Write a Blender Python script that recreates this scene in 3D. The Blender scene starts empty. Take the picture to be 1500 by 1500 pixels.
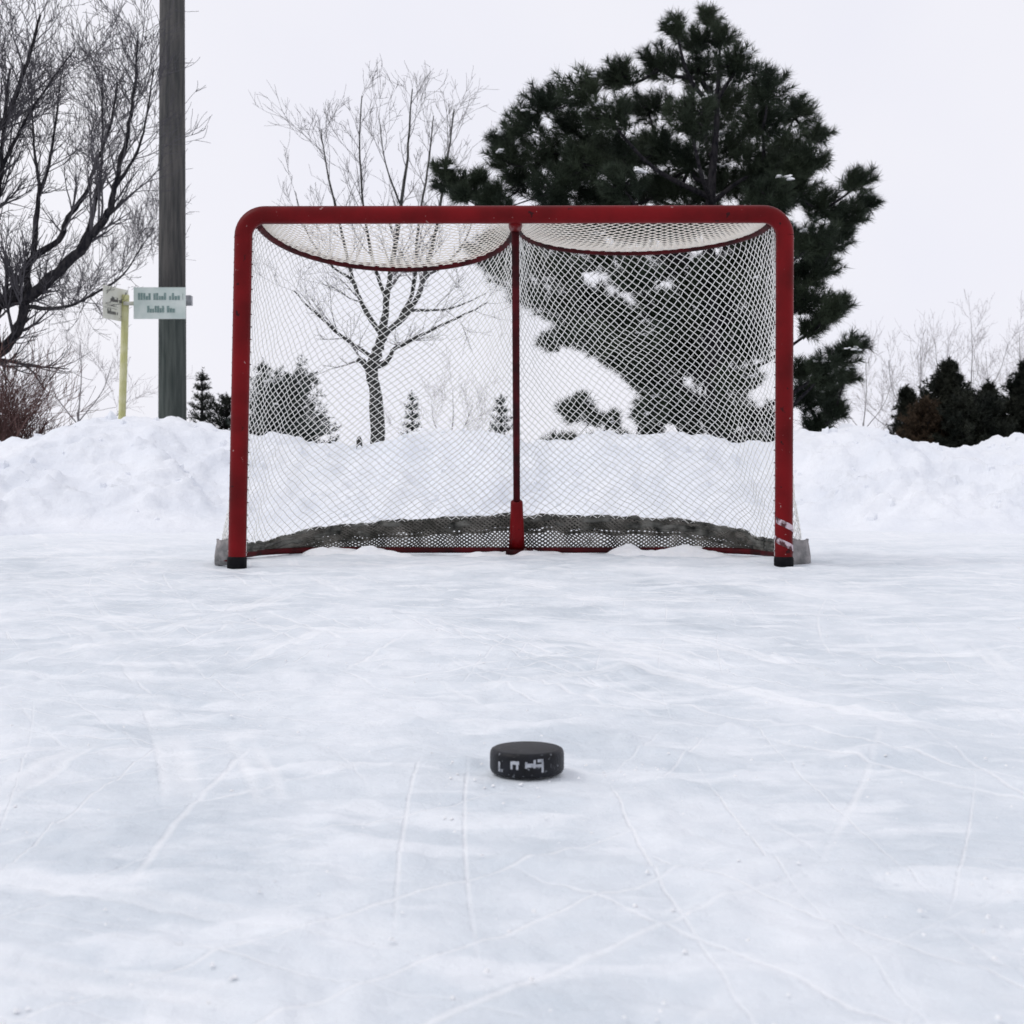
import bpy, math, random
import numpy as np
from mathutils import Vector

R = math.radians
scene = bpy.context.scene
C = scene.collection

# ------------------------------------------------------------------ camera
F = 2030.0            # focal length in photo pixels (1500 px wide)
HY = 702.0            # the horizon's row
EYE = 0.304           # lens height above the ice
cam_d = bpy.data.cameras.new('camera')
cam = bpy.data.objects.new('camera', cam_d)
C.objects.link(cam)
cam.location = (0, 0, EYE)
cam.rotation_euler = (R(90), 0, 0)
cam_d.sensor_width = 36.0
cam_d.lens = 36.0 * F / 1500.0
cam_d.shift_y = -(750.0 - HY) / 1500.0
cam_d.clip_start = 0.05
cam_d.clip_end = 3000
cam_d.dof.use_dof = True
cam_d.dof.focus_distance = 2.9
cam_d.dof.aperture_fstop = 16
scene.camera = cam

# ------------------------------------------------------------------ sky, sun, exposure
SUN_EL, SUN_AZ = R(52), R(262)        # high soft sun, off to one side behind the cloud
world = bpy.data.worlds.new('World')
scene.world = world
world.use_nodes = True
nt = world.node_tree
nt.nodes.clear()
w_out = nt.nodes.new('ShaderNodeOutputWorld')
w_bg = nt.nodes.new('ShaderNodeBackground')
w_sky = nt.nodes.new('ShaderNodeTexSky')
w_sky.sky_type = 'NISHITA'
w_sky.sun_disc = False
w_sky.sun_elevation = SUN_EL
w_sky.sun_rotation = SUN_AZ
w_hs = nt.nodes.new('ShaderNodeHueSaturation')
w_hs.inputs['Saturation'].default_value = 0.12
w_mix = nt.nodes.new('ShaderNodeMixRGB')
w_mix.inputs['Fac'].default_value = 0.93          # thick even cloud cover over the clear-sky model
w_tc = nt.nodes.new('ShaderNodeTexCoord')
w_no = nt.nodes.new('ShaderNodeTexNoise')
w_no.inputs['Scale'].default_value = 3.0
w_no.inputs['Detail'].default_value = 4.0
w_rp = nt.nodes.new('ShaderNodeValToRGB')
w_rp.color_ramp.elements[0].position = 0.3
w_rp.color_ramp.elements[0].color = (8.75, 8.8, 9.75, 1)
w_rp.color_ramp.elements[1].position = 0.7
w_rp.color_ramp.elements[1].color = (9.4, 9.35, 9.95, 1)
nt.links.new(w_tc.outputs['Generated'], w_no.inputs['Vector'])
nt.links.new(w_no.outputs['Fac'], w_rp.inputs['Fac'])
nt.links.new(w_sky.outputs['Color'], w_hs.inputs['Color'])
nt.links.new(w_hs.outputs['Color'], w_mix.inputs['Color1'])
nt.links.new(w_rp.outputs['Color'], w_mix.inputs['Color2'])
nt.links.new(w_mix.outputs['Color'], w_bg.inputs['Color'])
w_bg.inputs['Strength'].default_value = 0.1
nt.links.new(w_bg.outputs['Background'], w_out.inputs['Surface'])

sun_d = bpy.data.lights.new('sun', 'SUN')
sun_d.energy = 0.8
sun_d.angle = R(14)
sun_d.color = (1.0, 0.97, 0.93)
sun = bpy.data.objects.new('sun', sun_d)
C.objects.link(sun)
sv = Vector((math.sin(SUN_AZ) * math.cos(SUN_EL), math.cos(SUN_AZ) * math.cos(SUN_EL), math.sin(SUN_EL)))
sun.rotation_euler = (-sv).to_track_quat('-Z', 'Y').to_euler()
sun.location = (-4, -6, 8)

scene.view_settings.view_transform = 'Standard'
scene.view_settings.look = 'None'
scene.view_settings.exposure = 0.0
scene.view_settings.gamma = 1.0
scene.view_settings.use_curve_mapping = False
scene.cycles.max_bounces = 8

# ------------------------------------------------------------------ helpers
rnd = random.Random(7)


def P(px, py, d):
    """photo pixel + distance along the view axis -> point"""
    return Vector(((px - 750.0) / F * d, d, EYE + (HY - py) / F * d))


def hash2(ix, iy, seed):
    n = (ix.astype(np.int64) * 374761393 + iy.astype(np.int64) * 668265263 + seed * 1442695041) & 0x7fffffff
    n = ((n ^ (n >> 13)) * 1274126177) & 0x7fffffff
    n = n ^ (n >> 16)
    return (n & 0xffff) / 65535.0


def vnoise(x, y, seed=0):
    ix, iy = np.floor(x), np.floor(y)
    fx, fy = x - ix, y - iy
    fx = fx * fx * fx * (fx * (fx * 6 - 15) + 10)
    fy = fy * fy * fy * (fy * (fy * 6 - 15) + 10)
    a = hash2(ix, iy, seed)
    b = hash2(ix + 1, iy, seed)
    c = hash2(ix, iy + 1, seed)
    d = hash2(ix + 1, iy + 1, seed)
    return (a + (b - a) * fx) * (1 - fy) + (c + (d - c) * fx) * fy - 0.5


def fbm(x, y, seed=0, octv=4, gain=0.5):
    s, a = 0.0, 1.0
    for k in range(octv):
        s = s + a * vnoise(x, y, seed + 17 * k)
        x, y = x * 2.03 + 5.2, y * 2.03 + 1.7
        a *= gain
    return s


class MB:
    def __init__(self):
        self.v, self.f = [], []

    def tube(self, pts, rads, sides=8, cap=True):
        pts = [Vector(p) for p in pts]
        n = len(pts)
        base = len(self.v)
        t0 = (pts[1] - pts[0]).normalized()
        up = Vector((0, 0, 1)) if abs(t0.z) < 0.9 else Vector((1, 0, 0))
        a = t0.cross(up).normalized()
        for i in range(n):
            if i == 0:
                t = pts[1] - pts[0]
            elif i == n - 1:
                t = pts[-1] - pts[-2]
            else:
                t = pts[i + 1] - pts[i - 1]
            t.normalize()
            a = (a - t * a.dot(t))
            if a.length < 1e-6:
                a = t.orthogonal()
            a.normalize()
            b = t.cross(a)
            r = rads[i] if hasattr(rads, '__len__') else rads
            for k in range(sides):
                w = 2 * math.pi * k / sides
                self.v.append(pts[i] + a * (math.cos(w) * r) + b * (math.sin(w) * r))
        for i in range(n - 1):
            for k in range(sides):
                k2 = (k + 1) % sides
                self.f.append((base + i * sides + k, base + i * sides + k2, base + (i + 1) * sides + k2, base + (i + 1) * sides + k))
        if cap and sides > 2:
            self.f.append(tuple(base + k for k in range(sides))[::-1])
            self.f.append(tuple(base + (n - 1) * sides + k for k in range(sides)))

    def box(self, c, h, ax=(1, 0, 0), ay=(0, 1, 0), az=(0, 0, 1)):
        c, ax, ay, az = Vector(c), Vector(ax), Vector(ay), Vector(az)
        b = len(self.v)
        for sz in (-1, 1):
            for sy in (-1, 1):
                for sx in (-1, 1):
                    self.v.append(c + ax * (sx * h[0]) + ay * (sy * h[1]) + az * (sz * h[2]))
        for q in ((0, 2, 3, 1), (4, 5, 7, 6), (0, 1, 5, 4), (2, 6, 7, 3), (0, 4, 6, 2), (1, 3, 7, 5)):
            self.f.append(tuple(b + i for i in q))

    def build(self, name, mat, parent=None, smooth=True):
        me = bpy.data.meshes.new(name)
        me.from_pydata([tuple(v) for v in self.v], [], self.f)
        return link(name, me, mat, parent, smooth)


def link(name, me, mat, parent=None, smooth=True):
    me.materials.append(mat)
    if smooth:
        me.polygons.foreach_set('use_smooth', [True] * len(me.polygons))
    me.update()
    o = bpy.data.objects.new(name, me)
    C.objects.link(o)
    if parent is not None:
        o.parent = parent
        o.matrix_parent_inverse = parent.matrix_basis.inverted()
    return o


def grid_mesh(name, X, Y, Z):
    nr, nc = X.shape
    co = np.stack([X, Y, Z], -1).reshape(-1, 3)
    i = np.arange(nr - 1)[:, None] * nc + np.arange(nc - 1)[None, :]
    quads = np.stack([i, i + 1, i + nc + 1, i + nc], -1).reshape(-1, 4)
    me = bpy.data.meshes.new(name)
    me.vertices.add(len(co))
    me.vertices.foreach_set('co', co.astype(np.float32).ravel())
    me.loops.add(quads.size)
    me.loops.foreach_set('vertex_index', quads.astype(np.int32).ravel())
    me.polygons.add(len(quads))
    me.polygons.foreach_set('loop_start', np.arange(0, quads.size, 4, dtype=np.int32))
    me.update(calc_edges=True)
    return me


def tri_mesh(name, co):
    """co: (n,3,3) loose triangles"""
    n = len(co)
    me = bpy.data.meshes.new(name)
    me.vertices.add(n * 3)
    me.vertices.foreach_set('co', co.astype(np.float32).ravel())
    me.loops.add(n * 3)
    me.loops.foreach_set('vertex_index', np.arange(n * 3, dtype=np.int32))
    me.polygons.add(n)
    me.polygons.foreach_set('loop_start', np.arange(0, n * 3, 3, dtype=np.int32))
    me.update(calc_edges=True)
    return me


def thing(name, label, cat, loc=(0, 0, 0), group=None):
    o = bpy.data.objects.new(name, None)
    C.objects.link(o)
    o.location = loc
    o['label'] = label
    o['category'] = cat
    if group:
        o['group'] = group
    return o


def kind(o, k, label=None):
    o['kind'] = k
    if label:
        o['label'] = label
        o['category'] = o.name.replace('_', ' ')
    return o


# ------------------------------------------------------------------ materials
def mat_new(name):
    m = bpy.data.materials.new(name)
    m.use_nodes = True
    n = m.node_tree.nodes
    return m, n, m.node_tree.links, n['Principled BSDF']


def mat_noise(name, c1, c2, scale=20.0, rough=0.6, bump=0.0, bscale=None, lo=0.35, hi=0.65, spec=0.5, stretch=None, bdist=0.01, speck=None):
    m, n, l, b = mat_new(name)
    tc = n.new('ShaderNodeTexCoord')
    src = tc.outputs['Object']
    if stretch:
        mp = n.new('ShaderNodeMapping')
        mp.inputs['Scale'].default_value = stretch
        l.new(src, mp.inputs['Vector'])
        src = mp.outputs['Vector']
    t = n.new('ShaderNodeTexNoise')
    t.inputs['Scale'].default_value = scale
    t.inputs['Detail'].default_value = 6
    l.new(src, t.inputs['Vector'])
    r = n.new('ShaderNodeValToRGB')
    r.color_ramp.elements[0].position = lo
    r.color_ramp.elements[0].color = (*c1, 1)
    r.color_ramp.elements[1].position = hi
    r.color_ramp.elements[1].color = (*c2, 1)
    l.new(t.outputs['Fac'], r.inputs['Fac'])
    colr = r.outputs['Color']
    for (sc_, th, cc) in (speck or ()):              # chips, scuffs and frost with a shape of their own
        t3 = n.new('ShaderNodeTexNoise')
        t3.inputs['Scale'].default_value = sc_
        t3.inputs['Detail'].default_value = 4
        l.new(tc.outputs['Object'], t3.inputs['Vector'])
        r3 = n.new('ShaderNodeValToRGB')
        r3.color_ramp.elements[0].position = th
        r3.color_ramp.elements[1].position = th + 0.025
        l.new(t3.outputs['Fac'], r3.inputs['Fac'])
        mx = n.new('ShaderNodeMixRGB')
        l.new(r3.outputs['Color'], mx.inputs['Fac'])
        l.new(colr, mx.inputs['Color1'])
        mx.inputs['Color2'].default_value = (*cc, 1)
        colr = mx.outputs['Color']
    l.new(colr, b.inputs['Base Color'])
    b.inputs['Roughness'].default_value = rough
    b.inputs['Specular IOR Level'].default_value = spec
    if bump:
        t2 = n.new('ShaderNodeTexNoise')
        t2.inputs['Scale'].default_value = bscale or scale * 3
        t2.inputs['Detail'].default_value = 5
        l.new(src, t2.inputs['Vector'])
        bp = n.new('ShaderNodeBump')
        bp.inputs['Strength'].default_value = bump
        bp.inputs['Distance'].default_value = bdist
        l.new(t2.outputs['Fac'], bp.inputs['Height'])
        l.new(bp.outputs['Normal'], b.inputs['Normal'])
    return m


def mat_ice():
    """scuffed rink ice: snow dust, greyer blue ice between, skate scratches"""
    m, n, l, b = mat_new('rink_ice')
    tc = n.new('ShaderNodeTexCoord')

    def noise(scale, detail, stretch=None, rot=0.0, rough=0.55):
        src = tc.outputs['Object']
        if stretch:
            mp = n.new('ShaderNodeMapping')
            mp.inputs['Scale'].default_value = stretch
            mp.inputs['Rotation'].default_value = (0, 0, rot)
            l.new(src, mp.inputs['Vector'])
            src = mp.outputs['Vector']
        t = n.new('ShaderNodeTexNoise')
        t.inputs['Scale'].default_value = scale
        t.inputs['Detail'].default_value = detail
        t.inputs['Roughness'].default_value = rough
        l.new(src, t.inputs['Vector'])
        return t.outputs['Fac']

    def ramp(src, p0, p1, c0, c1):
        r = n.new('ShaderNodeValToRGB')
        r.color_ramp.elements[0].position = p0
        r.color_ramp.elements[1].position = p1
        r.color_ramp.elements[0].color = (*c0, 1)
        r.color_ramp.elements[1].color = (*c1, 1)
        l.new(src, r.inputs['Fac'])
        return r.outputs['Color']

    def mixc(f, a, c, mode='MIX'):
        x = n.new('ShaderNodeMixRGB')
        x.blend_type = mode
        if isinstance(f, float):
            x.inputs['Fac'].default_value = f
        else:
            l.new(f, x.inputs['Fac'])
        for s, i in ((a, 'Color1'), (c, 'Color2')):
            if isinstance(s, tuple):
                x.inputs[i].default_value = (*s, 1)
            else:
                l.new(s, x.inputs[i])
        return x.outputs['Color']

    W, K = (1, 1, 1), (0, 0, 0)
    dust = ramp(noise(2.6, 8, (1.0, 0.55, 1), 0.25, 0.62), 0.40, 0.62, K, W)
    sep = n.new('ShaderNodeSeparateXYZ')
    l.new(tc.outputs['Object'], sep.inputs['Vector'])
    mr = n.new('ShaderNodeMapRange')           # snow lies thicker towards the bank
    mr.inputs['From Min'].default_value = 5.2
    mr.inputs['From Max'].default_value = 7.6
    l.new(sep.outputs['Y'], mr.inputs['Value'])
    dust = mixc(1.0, dust, ramp(noise(9.0, 6, (0.55, 1.2, 1), 0.06, 0.6), 0.46, 0.60, K, (0.85, 0.85, 0.85)), 'LIGHTEN')
    dust = mixc(mr.outputs['Result'], dust, W)
    col = mixc(dust, (0.65, 0.705, 0.755), (0.845, 0.87, 0.90))
    fine = ramp(noise(26.0, 6), 0.35, 0.7, (0.93, 0.94, 0.95), W)
    col = mixc(1.0, col, fine, 'MULTIPLY')
    # blade cuts: families of wide arcs, irregularly spaced and broken up
    scr = None
    for k, (cx_, cy_, fr) in enumerate(((-7.0, 4.0, 5.0), (5.5, -4.0, 5.6), (9.0, 7.0, 4.6), (-4.0, -7.0, 5.2), (2.5, 9.5, 4.4), (-9.0, -1.0, 6.0), (7.5, 1.5, 5.0))):
        vd = n.new('ShaderNodeVectorMath'); vd.operation = 'DISTANCE'
        l.new(tc.outputs['Object'], vd.inputs[0])
        vd.inputs[1].default_value = (cx_, cy_, 0)
        t1 = n.new('ShaderNodeTexNoise'); t1.noise_dimensions = '1D'
        t1.inputs['Scale'].default_value = fr
        t1.inputs['Detail'].default_value = 1.0
        l.new(vd.outputs['Value'], t1.inputs['W'])
        rp = n.new('ShaderNodeValToRGB')
        for p_ in (0.490, 0.510):
            rp.color_ramp.elements.new(p_)
        e_ = rp.color_ramp.elements
        for el, p_, c_ in zip(e_, (0.4885, 0.4975, 0.5025, 0.5115), (0, 1, 1, 0)):
            el.position = p_; el.color = (c_, c_, c_, 1)
        l.new(t1.outputs['Fac'], rp.inputs['Fac'])
        mk = ramp(noise(1.15, 3, (1, 1, 1), 0.7 * k + 0.2), 0.50, 0.60, K, W)
        kk = mixc(1.0, rp.outputs['Color'], mk, 'MULTIPLY')
        scr = kk if scr is None else mixc(1.0, scr, kk, 'LIGHTEN')
    scrm = mixc(1.0, scr, (0.50, 0.50, 0.50), 'MULTIPLY')
    col = mixc(scrm, col, (0.92, 0.93, 0.945))
    l.new(col, b.inputs['Base Color'])
    rr = ramp(dust, 0.0, 1.0, (0.38, 0.38, 0.38), (0.75, 0.75, 0.75))
    l.new(rr, b.inputs['Roughness'])
    b.inputs['Specular IOR Level'].default_value = 0.35
    b1 = n.new('ShaderNodeBump')
    b1.inputs['Strength'].default_value = 0.55
    b1.inputs['Distance'].default_value = 0.012
    l.new(noise(38.0, 7, None, 0, 0.65), b1.inputs['Height'])
    b2 = n.new('ShaderNodeBump')
    b2.inputs['Strength'].default_value = 0.35
    b2.inputs['Distance'].default_value = 0.004
    b2.invert = True
    l.new(scr, b2.inputs['Height'])
    l.new(b1.outputs['Normal'], b2.inputs['Normal'])
    l.new(b2.outputs['Normal'], b.inputs['Normal'])
    return m


M = {}
M['ice'] = mat_ice()
M['snow'] = mat_noise('packed_snow', (0.755, 0.785, 0.835), (0.835, 0.855, 0.89), 2.2, 0.8, 0.4, 24.0, spec=0.2, bdist=0.03)
M['snow_clump'] = mat_noise('snow_clump', (0.87, 0.885, 0.91), (0.91, 0.915, 0.925), 40.0, 0.8, 0.6, 120.0, spec=0.2)
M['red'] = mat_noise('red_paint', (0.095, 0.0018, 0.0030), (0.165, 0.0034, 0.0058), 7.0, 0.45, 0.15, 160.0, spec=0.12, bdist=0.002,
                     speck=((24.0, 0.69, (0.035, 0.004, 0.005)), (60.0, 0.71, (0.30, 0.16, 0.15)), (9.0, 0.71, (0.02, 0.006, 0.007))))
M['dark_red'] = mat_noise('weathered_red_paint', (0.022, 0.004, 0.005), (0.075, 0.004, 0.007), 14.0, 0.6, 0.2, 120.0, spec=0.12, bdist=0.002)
M['rubber'] = mat_noise('black_rubber', (0.004, 0.004, 0.005), (0.009, 0.008, 0.010), 40.0, 0.65, 0.3, 400.0, spec=0.1, bdist=0.001)
M['puck'] = mat_noise('puck_rubber', (0.003, 0.0035, 0.005), (0.010, 0.011, 0.016), 60.0, 0.45, 0.6, 420.0, spec=0.22, bdist=0.001,
                      speck=((260.0, 0.66, (0.16, 0.17, 0.19)), (90.0, 0.70, (0.05, 0.052, 0.06))))
M['print'] = mat_noise('worn_grey_print', (0.10, 0.11, 0.13), (0.42, 0.44, 0.48), 140.0, 0.6, lo=0.3, hi=0.55)
M['cord'] = mat_noise('net_cord', (0.86, 0.86, 0.83), (0.92, 0.92, 0.90), 18.0, 0.8, spec=0.1)
M['cord_top'] = mat_noise('cream_net_cord', (0.84, 0.78, 0.70), (0.90, 0.86, 0.79), 18.0, 0.8, spec=0.1)
M['dark_cord'] = mat_noise('dark_cord', (0.020, 0.021, 0.019), (0.17, 0.17, 0.155), 20.0, 0.85, 0.4, 80.0, spec=0.15)
M['hem_net'] = mat_noise('grey_brown_netting', (0.055, 0.054, 0.047), (0.21, 0.20, 0.18), 16.0, 0.85, spec=0.1)
M['skirt'] = mat_noise('grey_skirt_fabric', (0.16, 0.16, 0.16), (0.36, 0.34, 0.34), 22.0, 0.85, 0.5, 90.0, spec=0.15)
M['tape'] = mat_noise('scuffed_white_tape', (0.06, 0.008, 0.012), (0.55, 0.45, 0.50), 45.0, 0.6, lo=0.42, hi=0.56)
M['pole'] = mat_noise('weathered_pole_wood', (0.052, 0.054, 0.054), (0.112, 0.107, 0.102), 3.0, 0.85, 0.7, 12.0, stretch=(9, 9, 0.7), spec=0.15, bdist=0.02)
M['pole_low'] = mat_noise('green_stained_pole_wood', (0.048, 0.060, 0.057), (0.100, 0.114, 0.107), 3.0, 0.85, 0.7, 12.0, stretch=(9, 9, 0.7), spec=0.15, bdist=0.02)
M['sign_white'] = mat_noise('sign_face', (0.56, 0.66, 0.62), (0.74, 0.81, 0.77), 6.0, 0.45)
M['sign_text'] = mat_noise('sign_teal', (0.16, 0.25, 0.235), (0.26, 0.36, 0.34), 30.0, 0.5)
M['sign_cream'] = mat_noise('sign_cream', (0.68, 0.68, 0.58), (0.80, 0.80, 0.72), 8.0, 0.5)
M['sign_post'] = mat_noise('pale_yellow_post', (0.55, 0.55, 0.24), (0.68, 0.67, 0.40), 10.0, 0.55)
M['sign_dark'] = mat_noise('sign_grey', (0.10, 0.10, 0.09), (0.22, 0.22, 0.20), 30.0, 0.6)
M['galv'] = mat_noise('galvanised', (0.22, 0.23, 0.25), (0.36, 0.37, 0.39), 30.0, 0.4)
M['bark_dark'] = mat_noise('dark_bark', (0.012, 0.012, 0.016), (0.045, 0.042, 0.045), 14.0, 0.9, 0.8, 40.0, stretch=(3, 3, 1), spec=0.1, bdist=0.02)
M['twig_blue'] = mat_noise('grey_twig', (0.062, 0.060, 0.068), (0.12, 0.115, 0.125), 2.0, 0.9, spec=0.1)
M['bark_grey'] = mat_noise('grey_bark', (0.030, 0.030, 0.028), (0.11, 0.11, 0.105), 10.0, 0.9, 0.8, 40.0, stretch=(3, 3, 1), spec=0.1, bdist=0.02)
M['twig_pale'] = mat_noise('pale_twig', (0.13, 0.125, 0.13), (0.24, 0.23, 0.23), 2.0, 0.9, spec=0.1)
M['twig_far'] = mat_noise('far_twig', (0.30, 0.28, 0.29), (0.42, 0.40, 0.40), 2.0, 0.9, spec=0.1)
M['twig_brown'] = mat_noise('brown_twig', (0.055, 0.028, 0.027), (0.20, 0.125, 0.115), 4.0, 0.9, spec=0.1)
M['needle_pine'] = mat_noise('pine_needles', (0.012, 0.021, 0.013), (0.040, 0.055, 0.032), 2.5, 0.65, spec=0.25)
M['needle_dark'] = mat_noise('dark_needles', (0.008, 0.012, 0.009), (0.030, 0.034, 0.024), 4.0, 0.7, spec=0.2)
M['needle_blue'] = mat_noise('blue_green_needles', (0.026, 0.038, 0.034), (0.065, 0.082, 0.072), 5.0, 0.7, spec=0.2)
M['needle_bronze'] = mat_noise('bronze_needles', (0.030, 0.020, 0.012), (0.075, 0.050, 0.030), 4.0, 0.7, spec=0.2)

# ------------------------------------------------------------------ the ground
# far snow field: one sheet to the horizon, a few centimetres below the rink
fx = np.array([-900, -200, -60, -20, -8, 0, 8, 20, 60, 200, 900.0])
fy = np.array([-400, -60, -12, -3, 2, 8, 14, 25, 60, 200, 1200.0])
X, Y = np.meshgrid(fx, fy)
o = link('snow_field', grid_mesh('snow_field', X, Y, np.full_like(X, -0.03)), M['snow'])
kind(o, 'structure')

# rink ice: rows packed towards the eye so the crust has true relief where it is seen closely
ny, nx = 470, 460
yy = 0.30 * (11.0 / 0.30) ** (np.linspace(0, 1, ny))
ss = np.linspace(-1, 1, nx)
Y = np.repeat(yy[:, None], nx, 1)
X = ss[None, :] * (0.72 * Y + 0.35)


def ice_z(X, Y):
    Z = 0.010 * fbm(X * 1.3, Y * 1.0, 3, 3) + 0.0075 * fbm(X * 5.0 + 3, Y * 4.2, 11, 4, 0.55)
    rid = np.abs(fbm(X * 3.1, Y * 5.0, 29, 3))
    Z = Z + 0.006 * np.clip(0.16 - rid, 0, 1) / 0.16                     # thin drifted ridges
    Z = Z + 0.0030 * fbm(X * 34, Y * 30, 41, 3, 0.6) * np.clip(2.6 / Y, 0.3, 1)
    lump = np.clip(fbm(X * 22, Y * 20, 53, 2) - 0.22, 0, 1)
    pud = np.exp(-(((X - 0.02) / 0.30) ** 2 + ((Y - 1.50) / 0.22) ** 2))
    Z = Z + lump * (0.010 + 0.016 * pud)                                 # loose crumbs, thicker round the puck
    near = np.exp(-(((X - 0.0155) / 0.050) ** 4 + ((Y - 1.432) / 0.050) ** 4))
    return np.maximum(Z * (1 - near), -0.012)                            # pressed flat under the puck


Z = ice_z(X, Y)
o = link('ice_rink', grid_mesh('ice_rink', X, Y, Z), M['ice'])
kind(o, 'structure')

# ploughed snow bank round the rink
crest_px = [(-900, 640), (-300, 660), (0, 652), (60, 643), (110, 627), (150, 619), (200, 616), (250, 616), (285, 630), (330, 637), (400, 645),
            (480, 650), (520, 655), (560, 648), (600, 635), (650, 633), (740, 640), (770, 648), (805, 655), (840, 652), (880, 637),
            (950, 635), (1020, 640), (1080, 652), (1150, 650), (1180, 640), (1250, 633), (1300, 638), (1330, 653), (1360, 650),
            (1400, 659), (1440, 661), (1470, 652), (1500, 648), (1800, 645), (2400, 640)]
CD = 9.4
cx = np.array([(p - 750) / F * CD for p, _ in crest_px])
cz = np.array([EYE + (HY - y) / F * CD for _, y in crest_px])
bx = np.linspace(-8.5, 8.5, 640)
by = np.linspace(5.6, 12.6, 300)
X, Y = np.meshgrid(bx, by)
crest = np.interp(X, cx, cz)
foot = 7.9 - 1.1 * np.clip((-X - 1.6) / 1.4, 0, 1) ** 1.3 - 0.25 * np.clip((X - 1.8) / 2, 0, 1) + 0.55 * fbm(X * 0.8, X * 0 + 3, 5, 3)
t = np.clip((Y - foot) / (CD - foot), 0, 1)
front = 0.3 * t ** 1.6 + 0.7 * (t * t * (3 - 2 * t))
back = np.clip((12.2 - Y) / (12.2 - CD - 0.25), 0, 1)
back = np.where(Y > CD + 0.25, back * back * (3 - 2 * back), 1.0)
env = np.minimum(front, back)
L = 0.10 * fbm(X * 2.4, Y * 2.6, 61, 3) + 0.16 * (0.30 - np.abs(fbm(X * 3.6, Y * 3.9, 71, 3))) * 0.6
cob = np.clip(fbm(X * 8.5, Y * 8.5, 83, 3, 0.6), -0.25, 0.6)
L += 0.085 * cob
e2 = np.clip(env * 4.0, 0, 1) * (1 - 0.55 * np.exp(-((Y - CD) / 0.45) ** 2))
Z = crest * env + L * e2 - 0.03 * (1 - np.clip(env * 40, 0, 1))
BANKZ = Z.copy()
o = link('snow_bank', grid_mesh('snow_bank', X, Y, Z), M['snow'])
kind(o, 'structure')

# ------------------------------------------------------------------ hockey goal
GD = 4.8                       # distance of the goal mouth
goal = thing('hockey_goal', 'red pipe hockey goal with white netting standing on the ice', 'hockey goal', (0, GD, 0))
r_pipe = 0.031
lb, lt = Vector((-0.953, GD, 0)), Vector((-0.929, GD, 1.219))
rb, rt = Vector((0.941, GD, 0)), Vector((0.945, GD, 1.222))
cr = 0.075                     # bend radius of the corners


def arc3(c, a, b, n=10):
    """quarter bend from a to b round centre c (a-c, b-c orthogonal)"""
    return [c + (a - c) * math.cos(w) + (b - c) * math.sin(w) for w in [math.pi / 2 * i / n for i in range(n + 1)]]


lu = (lt - lb).normalized()
ru = (rt - rb).normalized()
pts = []
c = lt - lu * cr + Vector((cr, 0, 0))
pts += arc3(c, lt - lu * cr, c + Vector((0, 0, cr)))
c = rt - ru * cr - Vector((cr, 0, 0))
pts += arc3(c, rt - ru * cr, c + Vector((0, 0, cr)))[::-1]
mb = MB(); mb.tube(pts, r_pipe, 20, cap=False); mb.build('crossbar', M['red'], goal)
for b_, t_, u_ in ((lb, lt, lu), (rb, rt, ru)):
    mb = MB()
    mb.tube([b_ + u_ * 0.028, b_ + u_ * 0.4, b_ + u_ * 0.8, t_ - u_ * cr], r_pipe, 20, cap=False)
    p = mb.build('post', M['red'], goal)
    mb = MB()
    mb.tube([b_ - u_ * 0.004, b_ + u_ * 0.03, b_ + u_ * 0.036], [r_pipe + 0.003, r_pipe + 0.003, r_pipe + 0.001], 20)
    mb.build('rubber_foot', M['rubber'], p)
    if b_ is rb:                # scuffed tape wound round one post
        for z0, z1, turns, ph in ((0.165, 0.115, 0.55, 3.5), (0.10, 0.035, 0.75, 3.3)):
            m2 = MB(); n = 30
            for i in range(n + 1):
                f = i / n
                w = ph + turns * 2 * math.pi * f
                z = z0 + (z1 - z0) * f
                for dz in (0.011, -0.011):
                    q = b_ + u_ * (z + dz)
                    m2.v.append(q + Vector((math.cos(w), math.sin(w), 0)) * (r_pipe + 0.0012))
            m2.f = [(2 * i, 2 * i + 1, 2 * i + 3, 2 * i + 2) for i in range(n)]
            m2.build('tape_wrap', M['tape'], p)

# top frame: two bowed tubes that meet behind the middle of the crossbar
MID = Vector((0.012, GD + 0.085, 1.200))


def lobe(x0, x1, depth, sag, n=36, zf=1.205):
    out = []
    for i in range(n + 1):
        w = math.pi * i / n
        s = math.sin(w)
        f = (1 - math.cos(w)) / 2
        x = x0 + (x1 - x0) * f
        out.append(Vector((x, GD + 0.025 + 0.06 * (f if x0 < 0 else 1 - f) + depth * s ** 0.85, zf - sag * s)))
    return out


lobeL = lobe(-0.895, MID.x, 0.60, 0.070)
lobeR = lobe(MID.x, 0.91, 0.56, 0.012)
for q in (lobeL, lobeR):
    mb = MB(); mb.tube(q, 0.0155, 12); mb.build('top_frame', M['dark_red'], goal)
mb = MB()
mb.tube([(MID.x, GD, 1.206), (MID.x, GD + 0.05, 1.203), MID + Vector((0, 0.03, 0))], 0.024, 12)
mb.build('frame_bracket', M['red'], goal)

# base frame on the ice
DB = 5.60


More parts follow.
